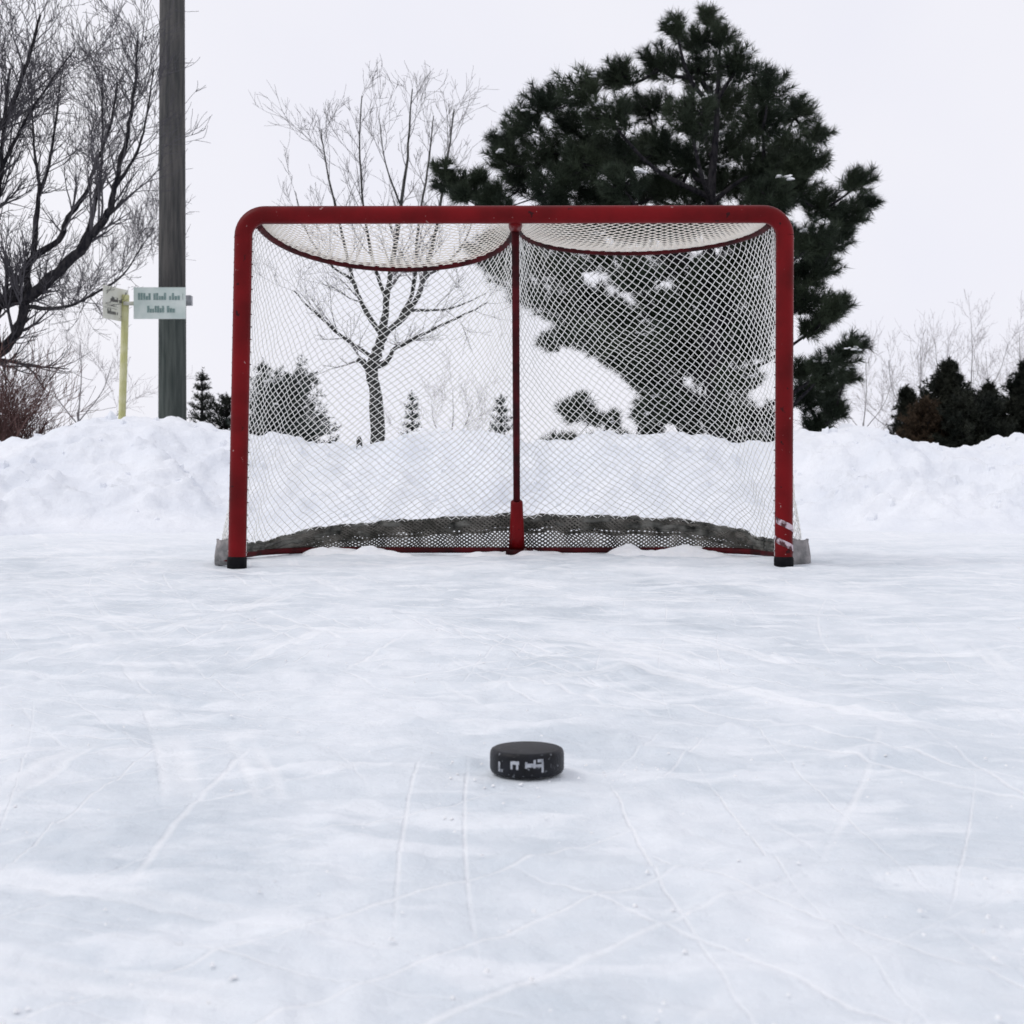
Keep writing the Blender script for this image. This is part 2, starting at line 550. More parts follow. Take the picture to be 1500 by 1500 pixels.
def base_path():
    pts = [Vector((-0.953, GD + 0.03, 0.018)), Vector((-1.022, GD + 0.07, 0.018)), Vector((-1.045, GD + 0.18, 0.018)), Vector((-1.03, GD + 0.40, 0.018))]
    for i in range(9):
        w = math.pi / 2 * i / 8
        pts.append(Vector((-0.70 - 0.30 * math.cos(w), DB - 0.30 + 0.30 * math.sin(w), 0.018)))
    for x in (-0.5, -0.3, -0.1, 0.1, 0.3, 0.5):
        pts.append(Vector((x, DB, 0.018)))
    for i in range(9):
        w = math.pi / 2 * (1 - i / 8)
        pts.append(Vector((0.69 + 0.30 * math.cos(w), DB - 0.30 + 0.30 * math.sin(w), 0.018)))
    pts += [Vector((1.02, GD + 0.40, 0.018)), Vector((1.045, GD + 0.18, 0.018)), Vector((1.022, GD + 0.07, 0.018)), Vector((0.941, GD + 0.03, 0.018))]
    return pts


BP = base_path()
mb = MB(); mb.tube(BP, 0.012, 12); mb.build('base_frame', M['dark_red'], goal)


def resample(path, n):
    p = np.array([tuple(q) for q in path])
    s = np.concatenate([[0], np.cumsum(np.linalg.norm(np.diff(p, axis=0), axis=1))])
    q = np.linspace(0, s[-1], n)
    return np.stack([np.interp(q, s, p[:, k]) for k in range(3)], -1)


# stay from the top frame down to the base frame
cb = Vector((0.020, DB - 0.01, 0.02))
ct = MID + Vector((0, 0.01, -0.005))
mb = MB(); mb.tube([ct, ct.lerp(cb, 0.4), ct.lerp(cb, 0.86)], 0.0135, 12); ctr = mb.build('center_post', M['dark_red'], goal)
mb = MB()
mb.tube([ct.lerp(cb, 0.83), ct.lerp(cb, 0.835), ct.lerp(cb, 0.93), ct.lerp(cb, 0.99)], [0.017, 0.024, 0.028, 0.033], 14)
mb.build('post_sleeve', M['red'], ctr)
mb = MB(); mb.box((0.03, DB - 0.03, 0.012), (0.055, 0.028, 0.010)); mb.build('foot_plate', M['dark_red'], ctr)

# netting
def hem_height(u):
    h = np.interp(u, [0, 0.10, 0.19, 0.26, 0.33, 0.42, 0.5, 0.58, 0.67, 0.74, 0.81, 0.90, 1],
                  [0.045, 0.045, 0.06, 0.095, 0.125, 0.145, 0.153, 0.152, 0.142, 0.115, 0.075, 0.06, 0.055])
    return h + 0.012 * vnoise(u * 46, u * 0 + 2, 9)


NU = 400
topP = resample([Vector((-0.925, GD + 0.03, 1.20))] + lobeL + lobeR[1:] + [Vector((0.935, GD + 0.03, 1.20))], NU)
botP = resample(BP, NU)
botP[:, 2] = np.maximum(0.02, hem_height(np.linspace(0, 1, NU)) - 0.004)
botP[:, 1] += 0.01
LU, LV = 3.15, 1.28


def net_pt(s, t_):
    u = np.clip(s / LU, 0, 1)
    v = np.clip(t_ / LV, 0, 1)
    i = u * (NU - 1)
    k = np.arange(NU)
    b3 = np.stack([np.interp(i, k, botP[:, c_]) for c_ in range(3)], -1)
    t3 = np.stack([np.interp(i, k, topP[:, c_]) for c_ in range(3)], -1)
    q = b3 + (t3 - b3) * v[:, None]
    bul = np.sin(np.pi * v) * np.clip(np.sin(np.pi * u) * 3, 0, 1)
    q[:, 1] += bul * (0.05 + 0.05 * vnoise(s * 1.7, t_ * 1.9, 5))
    q[:, 2] -= bul * 0.012
    j = np.clip(np.minimum(v, 1 - v) * 30, 0, 1) * np.clip(np.minimum(u, 1 - u) * 40, 0, 1)
    q[:, 0] += j * (0.022 * vnoise(s * 4, t_ * 4, 21) + 0.006 * vnoise(s * 27, t_ * 27, 23))
    q[:, 2] += j * (0.022 * vnoise(s * 4, t_ * 4, 22) + 0.006 * vnoise(s * 27, t_ * 27, 24))
    return q


def net_mesh(fn, w, h, pitch, rad, sides=3):
    mb = MB()
    n = int((w + h) / pitch) + 2
    for fam in (0, 1):
        for k in range(-n, n + 1):
            # family 0: s + t = k*pitch ; family 1: s - t = k*pitch
            tt = np.arange(0, h + 1e-6, pitch / 4)
            s = k * pitch - tt if fam == 0 else k * pitch + tt
            ok = (s >= 0) & (s <= w)
            if ok.sum() < 3:
                continue
            q = fn(s[ok], tt[ok])
            mb.tube([Vector(p_) for p_ in q], rad, sides, cap=False)
    return mb


net_mesh(net_pt, LU, LV, 0.0345, 0.0018).build('net', M['cord'], goal)
# top netting between the crossbar and the bowed tubes
for q in (lobeL, lobeR):
    lp = resample(q, 120)
    x0, x1 = lp[0, 0], lp[-1, 0]

    def top_pt(s, t_, lp=lp, x0=x0, x1=x1):
        u = s / abs(x1 - x0)
        i = u * 119
        k = np.arange(120)
        e = np.stack([np.interp(i, k, lp[:, c_]) for c_ in range(3)], -1)
        f = np.stack([x0 + (x1 - x0) * u, np.full_like(u, GD + 0.02), np.full_like(u, 1.212)], -1)
        v = t_ / 0.56
        p_ = f + (e - f) * v[:, None]
        p_[:, 2] -= 0.025 * np.sin(np.pi * v) * np.sin(np.pi * u)
        return p_
    net_mesh(top_pt, abs(x1 - x0), 0.56, 0.0345, 0.0018).build('top_net', M['cord_top'], goal)
# border ropes along the posts
for b_, t_, sgn in ((lb, lt, 1), (rb, rt, -1)):
    mb = MB()
    for i in range(26):                        # lacing: rope loops round the post
        a = b_.lerp(t_, (i + 1) / 28)
        ring = [a + Vector((math.cos(w) * (r_pipe + 0.003), math.sin(w) * (r_pipe + 0.003), 0.012 * math.sin(w / 2 + 0.3))) for w in
                [math.pi * (0.08 + 0.84 * j / 8) for j in range(9)]]
        mb.tube(ring, 0.0026, 4, cap=False)
    mb.tube([b_.lerp(t_, f) + Vector((sgn * 0.022, 0.034, 0)) for f in (0.03, 0.3, 0.6, 0.97)], 0.0045, 6)
    mb.build('lacing', M['cord'], goal)

# gathered dark hem of the net above the base frame
N2 = 220
bp = resample(BP, N2)
u = np.linspace(0, 1, N2)
hgt = hem_height(u)
arr_u = np.sin(np.pi * u)
mb = MB()
for j, (dz, rr_) in enumerate(((0.0, 0.009), (-0.013, 0.012), (-0.027, 0.012), (-0.041, 0.009), (-0.058, 0.006))):
    pth = []
    for i in range(N2):
        pth.append(Vector((bp[i, 0], bp[i, 1] + 0.012 * vnoise(np.array(u[i] * 70 + j * 9), np.array(1.0 * j), 3) + 0.02 * arr_u[i],
                           max(0.02, hgt[i] + dz + 0.010 * float(vnoise(np.array(u[i] * 90 + j * 5), np.array(2.0 * j), 4))))))
    mb.tube(pth, [rr_ * (0.45 + 0.55 * math.sin(math.pi * x_) ** .7) * (0.55 + 0.9 * float(abs(vnoise(np.array(x_ * 120 + j * 13), np.array(5.0), 8)) + 0.35)) for x_ in u], 7)
mb.build('net_hem', M['dark_cord'], goal)


def hem_pt(s, t_):
    uu = np.clip(s / 3.1, 0, 1)
    k = np.arange(N2)
    i = uu * (N2 - 1)
    q = np.stack([np.interp(i, k, bp[:, c_]) for c_ in range(3)], -1)
    v = t_ / 0.15
    q[:, 2] = 0.022 + v * np.maximum(np.interp(i, k, hgt) - 0.022, 0.01)
    q[:, 1] += 0.006 + 0.018 * vnoise(s * 18, t_ * 20, 31)
    q[:, 0] += 0.016 * vnoise(s * 22, t_ * 25, 33)
    return q


net_mesh(hem_pt, 3.1, 0.15, 0.0175, 0.0037).build('hem_netting', M['hem_net'], goal)
# grey fabric flaps on the flared sides of the base
for seg in (BP[0:5], BP[::-1][0:5]):
    rs = resample(seg, 26)
    m2 = MB()
    for i in range(26):
        sgn = -1 if rs[i, 0] < 0 else 1
        hh = 0.098 + 0.02 * float(vnoise(np.array(i * 0.35), np.array(1.0), 6)) - 0.0015 * i
        for v in (0.0, 0.3, 0.65, 1.0):
            m2.v.append(Vector((rs[i, 0] + sgn * (0.024 - 0.010 * v + 0.008 * float(vnoise(np.array(i * 0.5), np.array(v * 3), 2))), rs[i, 1], 0.004 + hh * v)))
    for i in range(25):
        for v in range(3):
            m2.f.append((i * 4 + v, i * 4 + v + 1, (i + 1) * 4 + v + 1, (i + 1) * 4 + v))
    fl = m2.build('side_flap', M['skirt'], goal)
    md = fl.modifiers.new('thick', 'SOLIDIFY'); md.thickness = 0.004

# drifted snow lying along the base frame inside the goal
def drift(name, x0, x1, y0, w, h, seed, label):
    xs = np.linspace(x0, x1, int((x1 - x0) / 0.008) + 2)
    ys = np.linspace(-1, 1, 34)
    X, V = np.meshgrid(xs, ys)
    edge = np.clip(np.minimum(X - x0, x1 - X) / 0.12, 0, 1) ** 0.6
    Y = y0 + V * w + 0.03 * fbm(X * 4, V * 0, seed, 2)
    Z = h * edge * np.clip(1 - V ** 2, 0, 1) * (0.75 + 1.1 * fbm(X * 7, V * 1.5, seed + 3, 3)) - 0.012
    o = link(name, grid_mesh(name, X, Y, Z), M['snow_clump'])
    kind(o, 'stuff', label)
    o['category'] = 'snow'
    return o


drift('snow_drift', -0.86, -0.38, 5.55, 0.11, 0.052, 1, 'low ridge of loose snow along the base pipe, beside the net hem corner')
drift('snow_drift', -0.24, 0.24, 5.56, 0.09, 0.040, 12, 'low ridge of loose snow round the foot of the goal centre post')
drift('snow_drift', 0.36, 0.90, 5.56, 0.11, 0.050, 23, 'low ridge of loose snow along the base pipe, towards the taped post')

# ------------------------------------------------------------------ puck
PX, PY = 0.0155, 1.432
puck = thing('hockey_puck', 'black rubber hockey puck with worn grey side print lying on the ice', 'hockey puck', (PX, PY, 0))
prof = [(0.0, 0.0005), (0.0345, 0.0005), (0.0368, 0.0014), (0.0379, 0.0036), (0.0381, 0.0060), (0.0381, 0.0194), (0.0379, 0.0218), (0.0368, 0.0240), (0.0345, 0.0252), (0.0338, 0.0254), (0.0, 0.0254)]
n = 96
mb = MB()
for (r_, z_) in prof:
    for k in range(n):
        w = 2 * math.pi * k / n
        rk = r_ + (0.00025 if (k % 2 and 0.006 <= z_ <= 0.0195) else 0)
        mb.v.append(Vector((PX + rk * math.cos(w), PY + rk * math.sin(w), z_ + 0.0015)))
for i in range(len(prof) - 1):
    for k in range(n):
        mb.f.append((i * n + k, i * n + (k + 1) % n, (i + 1) * n + (k + 1) % n, (i + 1) * n + k))
mb.build('body', M['puck'], puck)
# faded blocks of print on the side (illegible in the photograph)
marks = [(-0.86, -0.80, 0.006, 0.016), (-0.80, -0.70, 0.006, 0.009), (-0.46, -0.40, 0.010, 0.018), (-0.40, -0.22, 0.015, 0.0185), (-0.30, -0.24, 0.010, 0.015),
         (-0.06, 0.00, 0.0115, 0.018), (0.0, 0.16, 0.0125, 0.0165), (0.16, 0.22, 0.0115, 0.020), (0.22, 0.40, 0.0125, 0.0155), (0.27, 0.43, 0.0175, 0.0205), (0.38, 0.44, 0.007, 0.018)]
for a0, a1, z0, z1 in marks:
    m2 = MB(); k_ = 6
    for i in range(k_ + 1):
        w = -math.pi / 2 + a0 + (a1 - a0) * i / k_
        for z_ in (z0, z1):
            m2.v.append(Vector((PX + 0.0386 * math.cos(w), PY + 0.0386 * math.sin(w), z_ + 0.0015)))
    m2.f = [(2 * i, 2 * i + 2, 2 * i + 3, 2 * i + 1) for i in range(k_)]
    m2.build('lettering', M['print'], puck, smooth=False)

# crumbs of scraped snow scattered on the ice
mb = MB()
rc = random.Random(5)


def crumb(mb, x, y, s):
    b = len(mb.v)
    dirs = [(1, 0, .1), (.3, .9, 0), (-.8, .6, .1), (-.8, -.6, 0), (.3, -.9, .1)]
    for d_ in dirs:
        k = s * rc.uniform(.7, 1.2)
        mb.v.append(Vector((x + d_[0] * k, y + d_[1] * k, 0.0005)))
    for d_ in dirs:
        k = s * rc.uniform(.4, .9)
        mb.v.append(Vector((x + d_[0] * k, y + d_[1] * k, s * rc.uniform(.5, 1.1))))
    mb.v.append(Vector((x, y, s * rc.uniform(.9, 1.4))))
    for i in range(5):
        j = (i + 1) % 5
        mb.f.append((b + i, b + j, b + 5 + j, b + 5 + i))
        mb.f.append((b + 5 + i, b + 5 + j, b + 10))


for i in range(80):
    w = rc.uniform(0, 2 * math.pi)
    rr = 0.043 + abs(rc.gauss(0, 0.07))
    crumb(mb, PX + math.cos(w) * rr * 1.5, PY + math.sin(w) * rr, rc.uniform(.0006, .0022))
for i in range(1100):
    y = 0.65 + rc.random() ** 1.5 * 5.0
    crumb(mb, rc.uniform(-.5, .5) * y, y, rc.uniform(.0006, .0024))
o = mb.build('snow_crumbs', M['snow_clump'], None)
kind(o, 'stuff', 'loose crumbs of scraped snow scattered over the ice')
o['category'] = 'snow'

# broken clods thrown up on the bank by the shovels
mb = MB()
for k in range(420):
    x = rc.uniform(-5.5, 5.5)
    y = rc.uniform(7.2, 9.5)
    ci = int(round((x + 8.5) / 17 * 639)); ri = int(round((y - 5.6) / 7.0 * 299))
    zb = float(BANKZ[ri, ci])
    if zb < .05:
        continue
    sz = rc.uniform(.012, .034) * (1.6 if rc.random() < .12 else 1)
    b0 = len(mb.v)
    crumb(mb, bx[ci], by[ri], sz)
    for v in mb.v[b0:]:
        v.z = zb + v.z * rc.uniform(.8, 1.1) - (sz * 1.6 if v.z < .001 else sz * .35)
o = mb.build('snow_clods', M['snow'], None, smooth=False)
kind(o, 'stuff', 'broken clods of snow scattered over the bank')
o['category'] = 'snow'

# ------------------------------------------------------------------ utility pole and street sign
D_POLE = 14.6
x = (252.5 - 750) / F * D_POLE
pole = thing('utility_pole', 'tall weathered grey-brown utility pole behind the snow bank', 'utility pole', (x, D_POLE, -0.1))
zs = EYE + (HY - 445) / F * D_POLE
mb = MB()
zz = np.linspace(zs, 8.6, 16)
mb.tube([(x + 0.006 * vnoise(np.array(z * .9), np.array(0.), 3), D_POLE, z) for z in zz], [0.140 - 0.003 * (z - zs) for z in zz], 24)
mb.build('upper_shaft', M['pole'], pole)
mb = MB()
mb.tube([(x, D_POLE, z) for z in (-0.1, 0.8, zs - 0.002)], [0.149, 0.145, 0.1415], 24)
mb.build('lower_shaft', M['pole_low'], pole)
mb = MB()
mb.tube([(x, D_POLE, 8.6), (x, D_POLE, 8.66)], [0.125, 0.06], 20)
mb.build('pole_cap', M['galv'], pole)
mb = MB(); mb.box((x + 0.175, D_POLE - 0.03, zs + 0.03), (0.035, 0.05, 0.05)); mb.build('bracket', M['galv'], pole)

D_SIGN = 13.9
sx = (183 - 750) / F * D_SIGN
sign = thing('street_sign', 'pale yellow post with two crossed street name blades beside the utility pole', 'street sign', (sx, D_SIGN, -0.1))
zt = EYE + (HY - 432) / F * D_SIGN
lean = Vector((0.03, 0, 1)).normalized()
pb = Vector((sx - 0.06, D_SIGN, -0.1))
mb = MB(); mb.tube([pb, pb + lean * 1.0, pb + lean * (zt + 0.1)], 0.036, 14); mb.build('post', M['sign_post'], sign)


def blade(name, p0, p1, z0, z1, face, txt, rows, seed):
    a, b_ = Vector(p0), Vector(p1)
    ax = (b_ - a).normalized()
    ay = Vector((-ax.y, ax.x, 0))
    if ay.y > 0:
        ay = -ay                              # towards the rink
    ln = (b_ - a).length
    c_ = (a + b_) / 2
    c_.z = (z0 + z1) / 2
    mb = MB(); mb.box(c_, (ln / 2, 0.008, (z1 - z0) / 2), ax, ay)
    bl = mb.build(name, face, sign, smooth=False)
    rr_ = random.Random(seed)
    for (f0, f1, v0, v1) in rows:
        s = f0
        while s < f1:                          # one worn, unreadable word after another
            e = min(s + rr_.uniform(0.22, 0.36), f1)
            m3 = MB()
            k_ = max(2, int((e - s) / 0.045))
            hh_ = (z1 - z0) * (v1 - v0) / 2
            for i in range(k_):
                tall = rr_.choice((.55, .55, .62, .95, 1.0))
                q = a + ax * (ln * (s + (e - s) * (i + .5) / k_)) + ay * 0.010
                q.z = z0 + (z1 - z0) * v0 + hh_ * tall
                m3.box(q, (ln * (e - s) / k_ / 2 * rr_.uniform(.74, .9), 0.0015, hh_ * tall), ax, ay)
            m3.build('lettering', txt, bl, smooth=False)
            s = e + 0.045
    return bl


z0 = EYE + (HY - 468) / F * D_SIGN
z1 = EYE + (HY - 422) / F * D_SIGN
xa = (196 - 750) / F * (D_SIGN - 0.05)
xb = (272 - 750) / F * (D_SIGN - 0.05)
blade('name_blade', (xa, D_SIGN - 0.05, 0), (xb, D_SIGN - 0.05, 0), z0, z1, M['sign_white'], M['sign_text'], [(0.08, 0.95, 0.60, 0.82), (0.26, 0.80, 0.20, 0.42)], 3)
xc = (156 - 750) / F * 13.7
xd = (193 - 750) / F * 14.15
blade('cross_blade', (xc, 13.60, 0), (xd, 14.0, 0), z0 - 0.02, z1 - 0.01, M['sign_cream'], M['sign_dark'], [(0.25, 0.75, 0.55, 0.70), (0.12, 0.55, 0.16, 0.32), (0.80, 0.92, 0.70, 0.92)], 5)
mb = MB(); mb.box((sx + 0.045, D_SIGN - 0.02, (z0 + z1) / 2), (0.05, 0.02, 0.018)); mb.build('blade_bracket', M['sign_cream'], sign)


# ------------------------------------------------------------------ bare trees
def rand_unit(rg):
    z = rg.uniform(-1, 1); w = rg.uniform(0, 2 * math.pi); s = math.sqrt(1 - z * z)
    return Vector((s * math.cos(w), s * math.sin(w), z))


def twig(mb, p, d, ln, r, lvl, rg, dens, up=0.18, segs=4, rmin=0.0022):
    pts, rad = [p], [r]
    q, dd = p.copy(), d.copy()
    for i in range(segs):
        dd = (dd + rand_unit(rg) * 0.20 + Vector((0, 0, up * 0.5))).normalized()
        q = q + dd * (ln / segs)
        pts.append(q.copy()); rad.append(max(rmin * 0.7, r * (1 - 0.75 * (i + 1) / segs)))
    mb.tube(pts, rad, 3 if lvl < 3 else 5, cap=False)
    if lvl > 0:
        k = max(2, int(dens * ln * (1.0 + 0.6 * lvl) + rg.random()))
        for j in range(k):
            f = rg.uniform(0.2, 1.0)
            i = min(segs - 1, int(f * segs))
            b = pts[i].lerp(pts[i + 1], f * segs - i)
            ax = (pts[i + 1] - pts[i]).normalized()
            side = rand_unit(rg); side = (side - ax * side.dot(ax)).normalized()
            a = rg.uniform(0.4, 1.0)
            nd = (ax * math.cos(a) + side * math.sin(a) + Vector((0, 0, up))).normalized()
            twig(mb, b, nd, ln * rg.uniform(0.35, 0.62), max(rmin, rad[i] * 0.6), lvl - 1, rg, dens, up, segs, rmin)


def limb_curve(pts, n=5):
    """Catmull-Rom through the given points"""
    out = []
    P_ = [pts[0] * 2 - pts[1]] + pts + [pts[-1] * 2 - pts[-2]]
    for i in range(1, len(P_) - 2):
        for k in range(n):
            t_ = k / n
            a, b, c_, d_ = P_[i - 1], P_[i], P_[i + 1], P_[i + 2]
            out.append(0.5 * ((2 * b) + (c_ - a) * t_ + (2 * a - 5 * b + 4 * c_ - d_) * t_ ** 2 + (-a + 3 * b - 3 * c_ + d_) * t_ ** 3))
    out.append(pts[-1])
    return out


def bare_tree(name, label, D, limbs, barkm, twigm, seed, dens, twlen, lvl=2, spread=0.5, rmin=0.0022, group=None, start=0.25):
    """limbs: list of (pixel path, r0, r1, depth drift)"""
    rg = random.Random(seed)
    p0 = P(*limbs[0][0][0], D)
    root = thing(name, label, 'tree', (p0.x, D, -0.1), group)
    tb, cb_ = MB(), MB()
    done = []
    for li, (path, r0, r1, drift_) in enumerate(limbs):
        m = len(path)
        pts = []
        for i, (a, b) in enumerate(path):
            q = P(a, b, D)
            f = i / (m - 1)
            q.y += drift_ * f + (rg.uniform(-.04, .04) if 0 < i else 0)
            if li == 0 and i == 0:
                q.z = -0.1
            pts.append(q)
        off = 0.0
        if done:
            k0 = ((pts[0].x) / D, (pts[0].z - EYE) / D)
            near_ = min(done, key=lambda v: (v.x / v.y - k0[0]) ** 2 + ((v.z - EYE) / v.y - k0[1]) ** 2)
            off = near_.y - pts[0].y
        for i, q in enumerate(pts):
            q.y += off
            if not (li == 0 and i == 0):
                q.x *= q.y / D
                q.z = EYE + (q.z - EYE) * q.y / D
        if done:
            pts[0] = near_.copy()
        cur = limb_curve(pts)
        done += cur
        jit = [c_ + rand_unit(rg) * (r0 * 0.18) for c_ in cur]
        nn = len(cur)
        rad = [r0 + (r1 - r0) * (i / (nn - 1)) ** 0.8 for i in range(nn)]
        tb.tube(jit, [r_ * rg.uniform(.88, 1.12) for r_ in rad], 9 if r0 > .03 else 6)
        ln = sum((cur[i + 1] - cur[i]).length for i in range(nn - 1))
        k = int(dens * ln * 1.6)
        if li == 0:
            continue
        for j in range(k):
            f = rg.uniform(start, 1.0)
            i = min(nn - 2, int(f * (nn - 1)))
            b = cur[i].lerp(cur[i + 1], f * (nn - 1) - i)
            ax = (cur[i + 1] - cur[i]).normalized()
            side = rand_unit(rg); side = (side - ax * side.dot(ax)).normalized()
            a = rg.uniform(0.4, 1.0)
            nd = (ax * math.cos(a) + side * math.sin(a) + Vector((0, 0, 0.15))).normalized()
            twig(cb_, b, nd, twlen * rg.uniform(.5, 1.15), max(rmin, rad[i] * 0.42), lvl, rg, dens, 0.15, 4, rmin)
    tb.build('trunk', barkm, root)
    cb_.build('crown', twigm, root)
    return root


bare_tree('bare_tree', 'large dark bare tree reaching over the snow bank beside the utility pole', 11.5, [
    ([(-150, 760), (-135, 640), (-110, 560), (-95, 480), (-90, 380), (-95, 250), (-90, 100), (-70, -60)], .15, .05, .1),
    ([(-118, 585), (-60, 545), (0, 515), (28, 478), (36, 440)], .055, .038, -.25),
    ([(-95, 480), (-45, 462), (0, 448), (36, 432)], .06, .045, -.2),
    ([(36, 438), (70, 412), (110, 375), (137, 340), (162, 305), (170, 265), (184, 205), (196, 140), (200, 60)], .052, .008, -.5),
    ([(40, 432), (42, 385), (85, 352), (100, 318), (125, 285), (140, 240), (160, 190), (172, 120)], .034, .008, .3),
    ([(48, 372), (55, 300), (57, 270), (50, 215), (45, 120)], .024, .007, .5),
    ([(57, 285), (72, 240), (80, 190), (90, 110)], .018, .006, .1),
    ([(110, 372), (132, 330), (145, 270), (150, 210), (150, 110)], .026, .006, .4),
    ([(40, 452), (70, 452), (105, 447), (135, 432), (180, 403), (208, 360), (226, 335)], .022, .005, 5.0),
    ([(-90, 400), (-50, 350), (-10, 310), (0, 260), (5, 200), (15, 100)], .045, .010, -.4),
    ([(-90, 300), (-40, 230), (10, 170), (40, 90), (60, 20)], .04, .010, -.5),
    ([(0, 250), (25, 200), (60, 140), (110, 70)], .022, .006, -.2),
    ([(0, 515), (-5, 470), (10, 420), (8, 380)], .03, .012, .1),
    ([(170, 270), (200, 225), (215, 170), (225, 100)], .016, .005, -.4),
], M['bark_dark'], M['twig_blue'], 3, 6.6, 0.60, 2, rmin=0.0026)

bare_tree('bare_tree', 'bare young tree with a forked trunk seen through the goal netting', 16.0, [
    ([(556, 668), (552, 610), (546, 555), (551, 520), (561, 492)], .088, .058, 0),
    ([(547, 552), (534, 532), (524, 526)], .045, .03, -.1),
    ([(550, 540), (566, 530), (577, 512), (590, 505), (640, 480), (690, 456), (718, 440)], .038, .006, .5),
    ([(561, 495), (566, 440), (572, 400), (585, 320), (597, 230), (603, 130)], .05, .007, .1),
    ([(548, 528), (500, 492), (455, 452), (430, 425)], .026, .006, -.6),
    ([(561, 488), (536, 455), (517, 410), (500, 340), (482, 262), (470, 190)], .034, .006, .5),
    ([(565, 490), (600, 455), (622, 405), (640, 330), (655, 240), (665, 160)], .04, .007, -.4),
    ([(603, 455), (660, 452), (712, 430)], .02, .005, .4),
    ([(568, 440), (546, 380), (532, 300), (527, 215), (530, 140)], .026, .006, -.5),
    ([(578, 470), (606, 420), (612, 340), (626, 250), (635, 170)], .03, .006, .4),
    ([(620, 410), (655, 385), (685, 345), (700, 280)], .02, .005, .3),
    ([(518, 412), (480, 385), (450, 340), (432, 280)], .018, .005, .2),
    ([(590, 300), (565, 240), (555, 170)], .016, .004, -.2),
], M['bark_grey'], M['twig_pale'], 8, 4.2, 0.62, 2, rmin=0.0026)

# paler trees far off, thin against the cloud
far = [
    (1420, 470, 34, 31, 'pale thin bare tree rising behind the widest dark juniper', 1.0),
    (1345, 505, 30, 32, 'low pale bare tree behind the narrow dark juniper', .8),
    (1265, 530, 33, 33, 'faint small bare tree behind the bank beside the pine', .8),
    (1490, 490, 36, 34, 'faint bare tree behind the broad juniper beyond the rink corner', .9),
    (660, 575, 30, 35, 'small pale thicket tree behind the goal netting', 1.0),
    (115, 500, 26, 36, 'faint bare tree behind the yellow sign post', .9),
]
for (px, py, D, sd, lab, k) in far:
    h = HY - py
    bare_tree('bare_tree', lab, D, [
        ([(px, 705), (px + 2, 705 - h * .3), (px - 1, 705 - h * .5)], .035 * k, .022 * k, 0),
        ([(px, 705 - h * .48), (px + 4, 705 - h * .75), (px + 3, py)], .018 * k, .005, .2),
        ([(px, 705 - h * .40), (px - h * .18, 705 - h * .65), (px - h * .22, 705 - h * .9)], .014 * k, .005, .5),
        ([(px, 705 - h * .43), (px + h * .17, 705 - h * .65), (px + h * .25, 705 - h * .88)], .014 * k, .005, -.5),
        ([(px, 705 - h * .30), (px + h * .25, 705 - h * .45), (px + h * .38, 705 - h * .62)], .011 * k, .005, .4),
        ([(px, 705 - h * .30), (px - h * .25, 705 - h * .42), (px - h * .40, 705 - h * .55)], .011 * k, .005, -.3),
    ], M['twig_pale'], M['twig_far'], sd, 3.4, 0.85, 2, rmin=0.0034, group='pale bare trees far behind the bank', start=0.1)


# brown bush of fine twigs
def bush(label, px, py_top, wpx, D, mat, seed, n, ln):
    rg = random.Random(seed)
    c_ = P(px, 700, D)
    root = thing('bush', label, 'bush', (c_.x, D, -0.05))
    hh = (HY - py_top) / F * D + EYE
    ww = wpx / F * D
    a, b = MB(), MB()
    for i in range(n):
        w = rg.uniform(0, 2 * math.pi)
        out = rg.random() ** .6
        base = Vector((c_.x + math.cos(w) * ww * .18, D + math.sin(w) * ww * .18, -0.05))
        d_ = Vector((math.cos(w) * out * ww * .9 / hh, math.sin(w) * out * ww * .9 / hh, 1)).normalized()
        twig(b if i % 6 else a, base, d_, hh * rg.uniform(.6, 1.05), .012, 2, rg, ln, 0.12, 5, .0026)
    a.build('stem', mat, root)
    b.build('crown', mat, root)


bush('tangled reddish-brown leafless bush poking above the snow bank', -38, 572, 128, 11.0, M['twig_brown'], 4, 48, 7.5)
bush('small wispy brown bush low behind the snow bank crest', 84, 636, 34, 11.6, M['twig_pale'], 6, 12, 6.0)


# ------------------------------------------------------------------ conifers
def needles(Pb, Db, Ls, per, nlen, nwid, rg, ang=(0.5, 1.1)):
    """bottle-brush shoots: Pb bases, Db unit directions, Ls lengths -> loose triangles"""
    S = len(Pb)
    idx = np.repeat(np.arange(S), per)
    N = len(idx)
    t_ = rg.random(N) ** 0.8
    D_ = Db[idx]
    ref = np.where(np.abs(D_[:, 2:3]) < 0.9, np.array([[0, 0, 1.0]]), np.array([[1.0, 0, 0]]))
    A = np.cross(D_, ref); A /= np.linalg.norm(A, axis=1, keepdims=True)
    B = np.cross(D_, A)
    w = rg.random(N) * 2 * np.pi
    rad = A * np.cos(w)[:, None] + B * np.sin(w)[:, None]
    an = rg.uniform(ang[0], ang[1], N)
    nd = D_ * np.cos(an)[:, None] + rad * np.sin(an)[:, None]
    base = Pb[idx] + D_ * (t_ * Ls[idx])[:, None]
    ln = nlen * rg.uniform(.7, 1.15, N)
    side = np.cross(nd, rg.normal(size=(N, 3)))
    side /= np.linalg.norm(side, axis=1, keepdims=True) + 1e-9
    wd = nwid * rg.uniform(.7, 1.3, N)
    p1 = base + side * wd[:, None] * .5
    p2 = base - side * wd[:, None] * .5
    p3 = base + nd * ln[:, None]
    return np.stack([p1, p2, p3], 1)


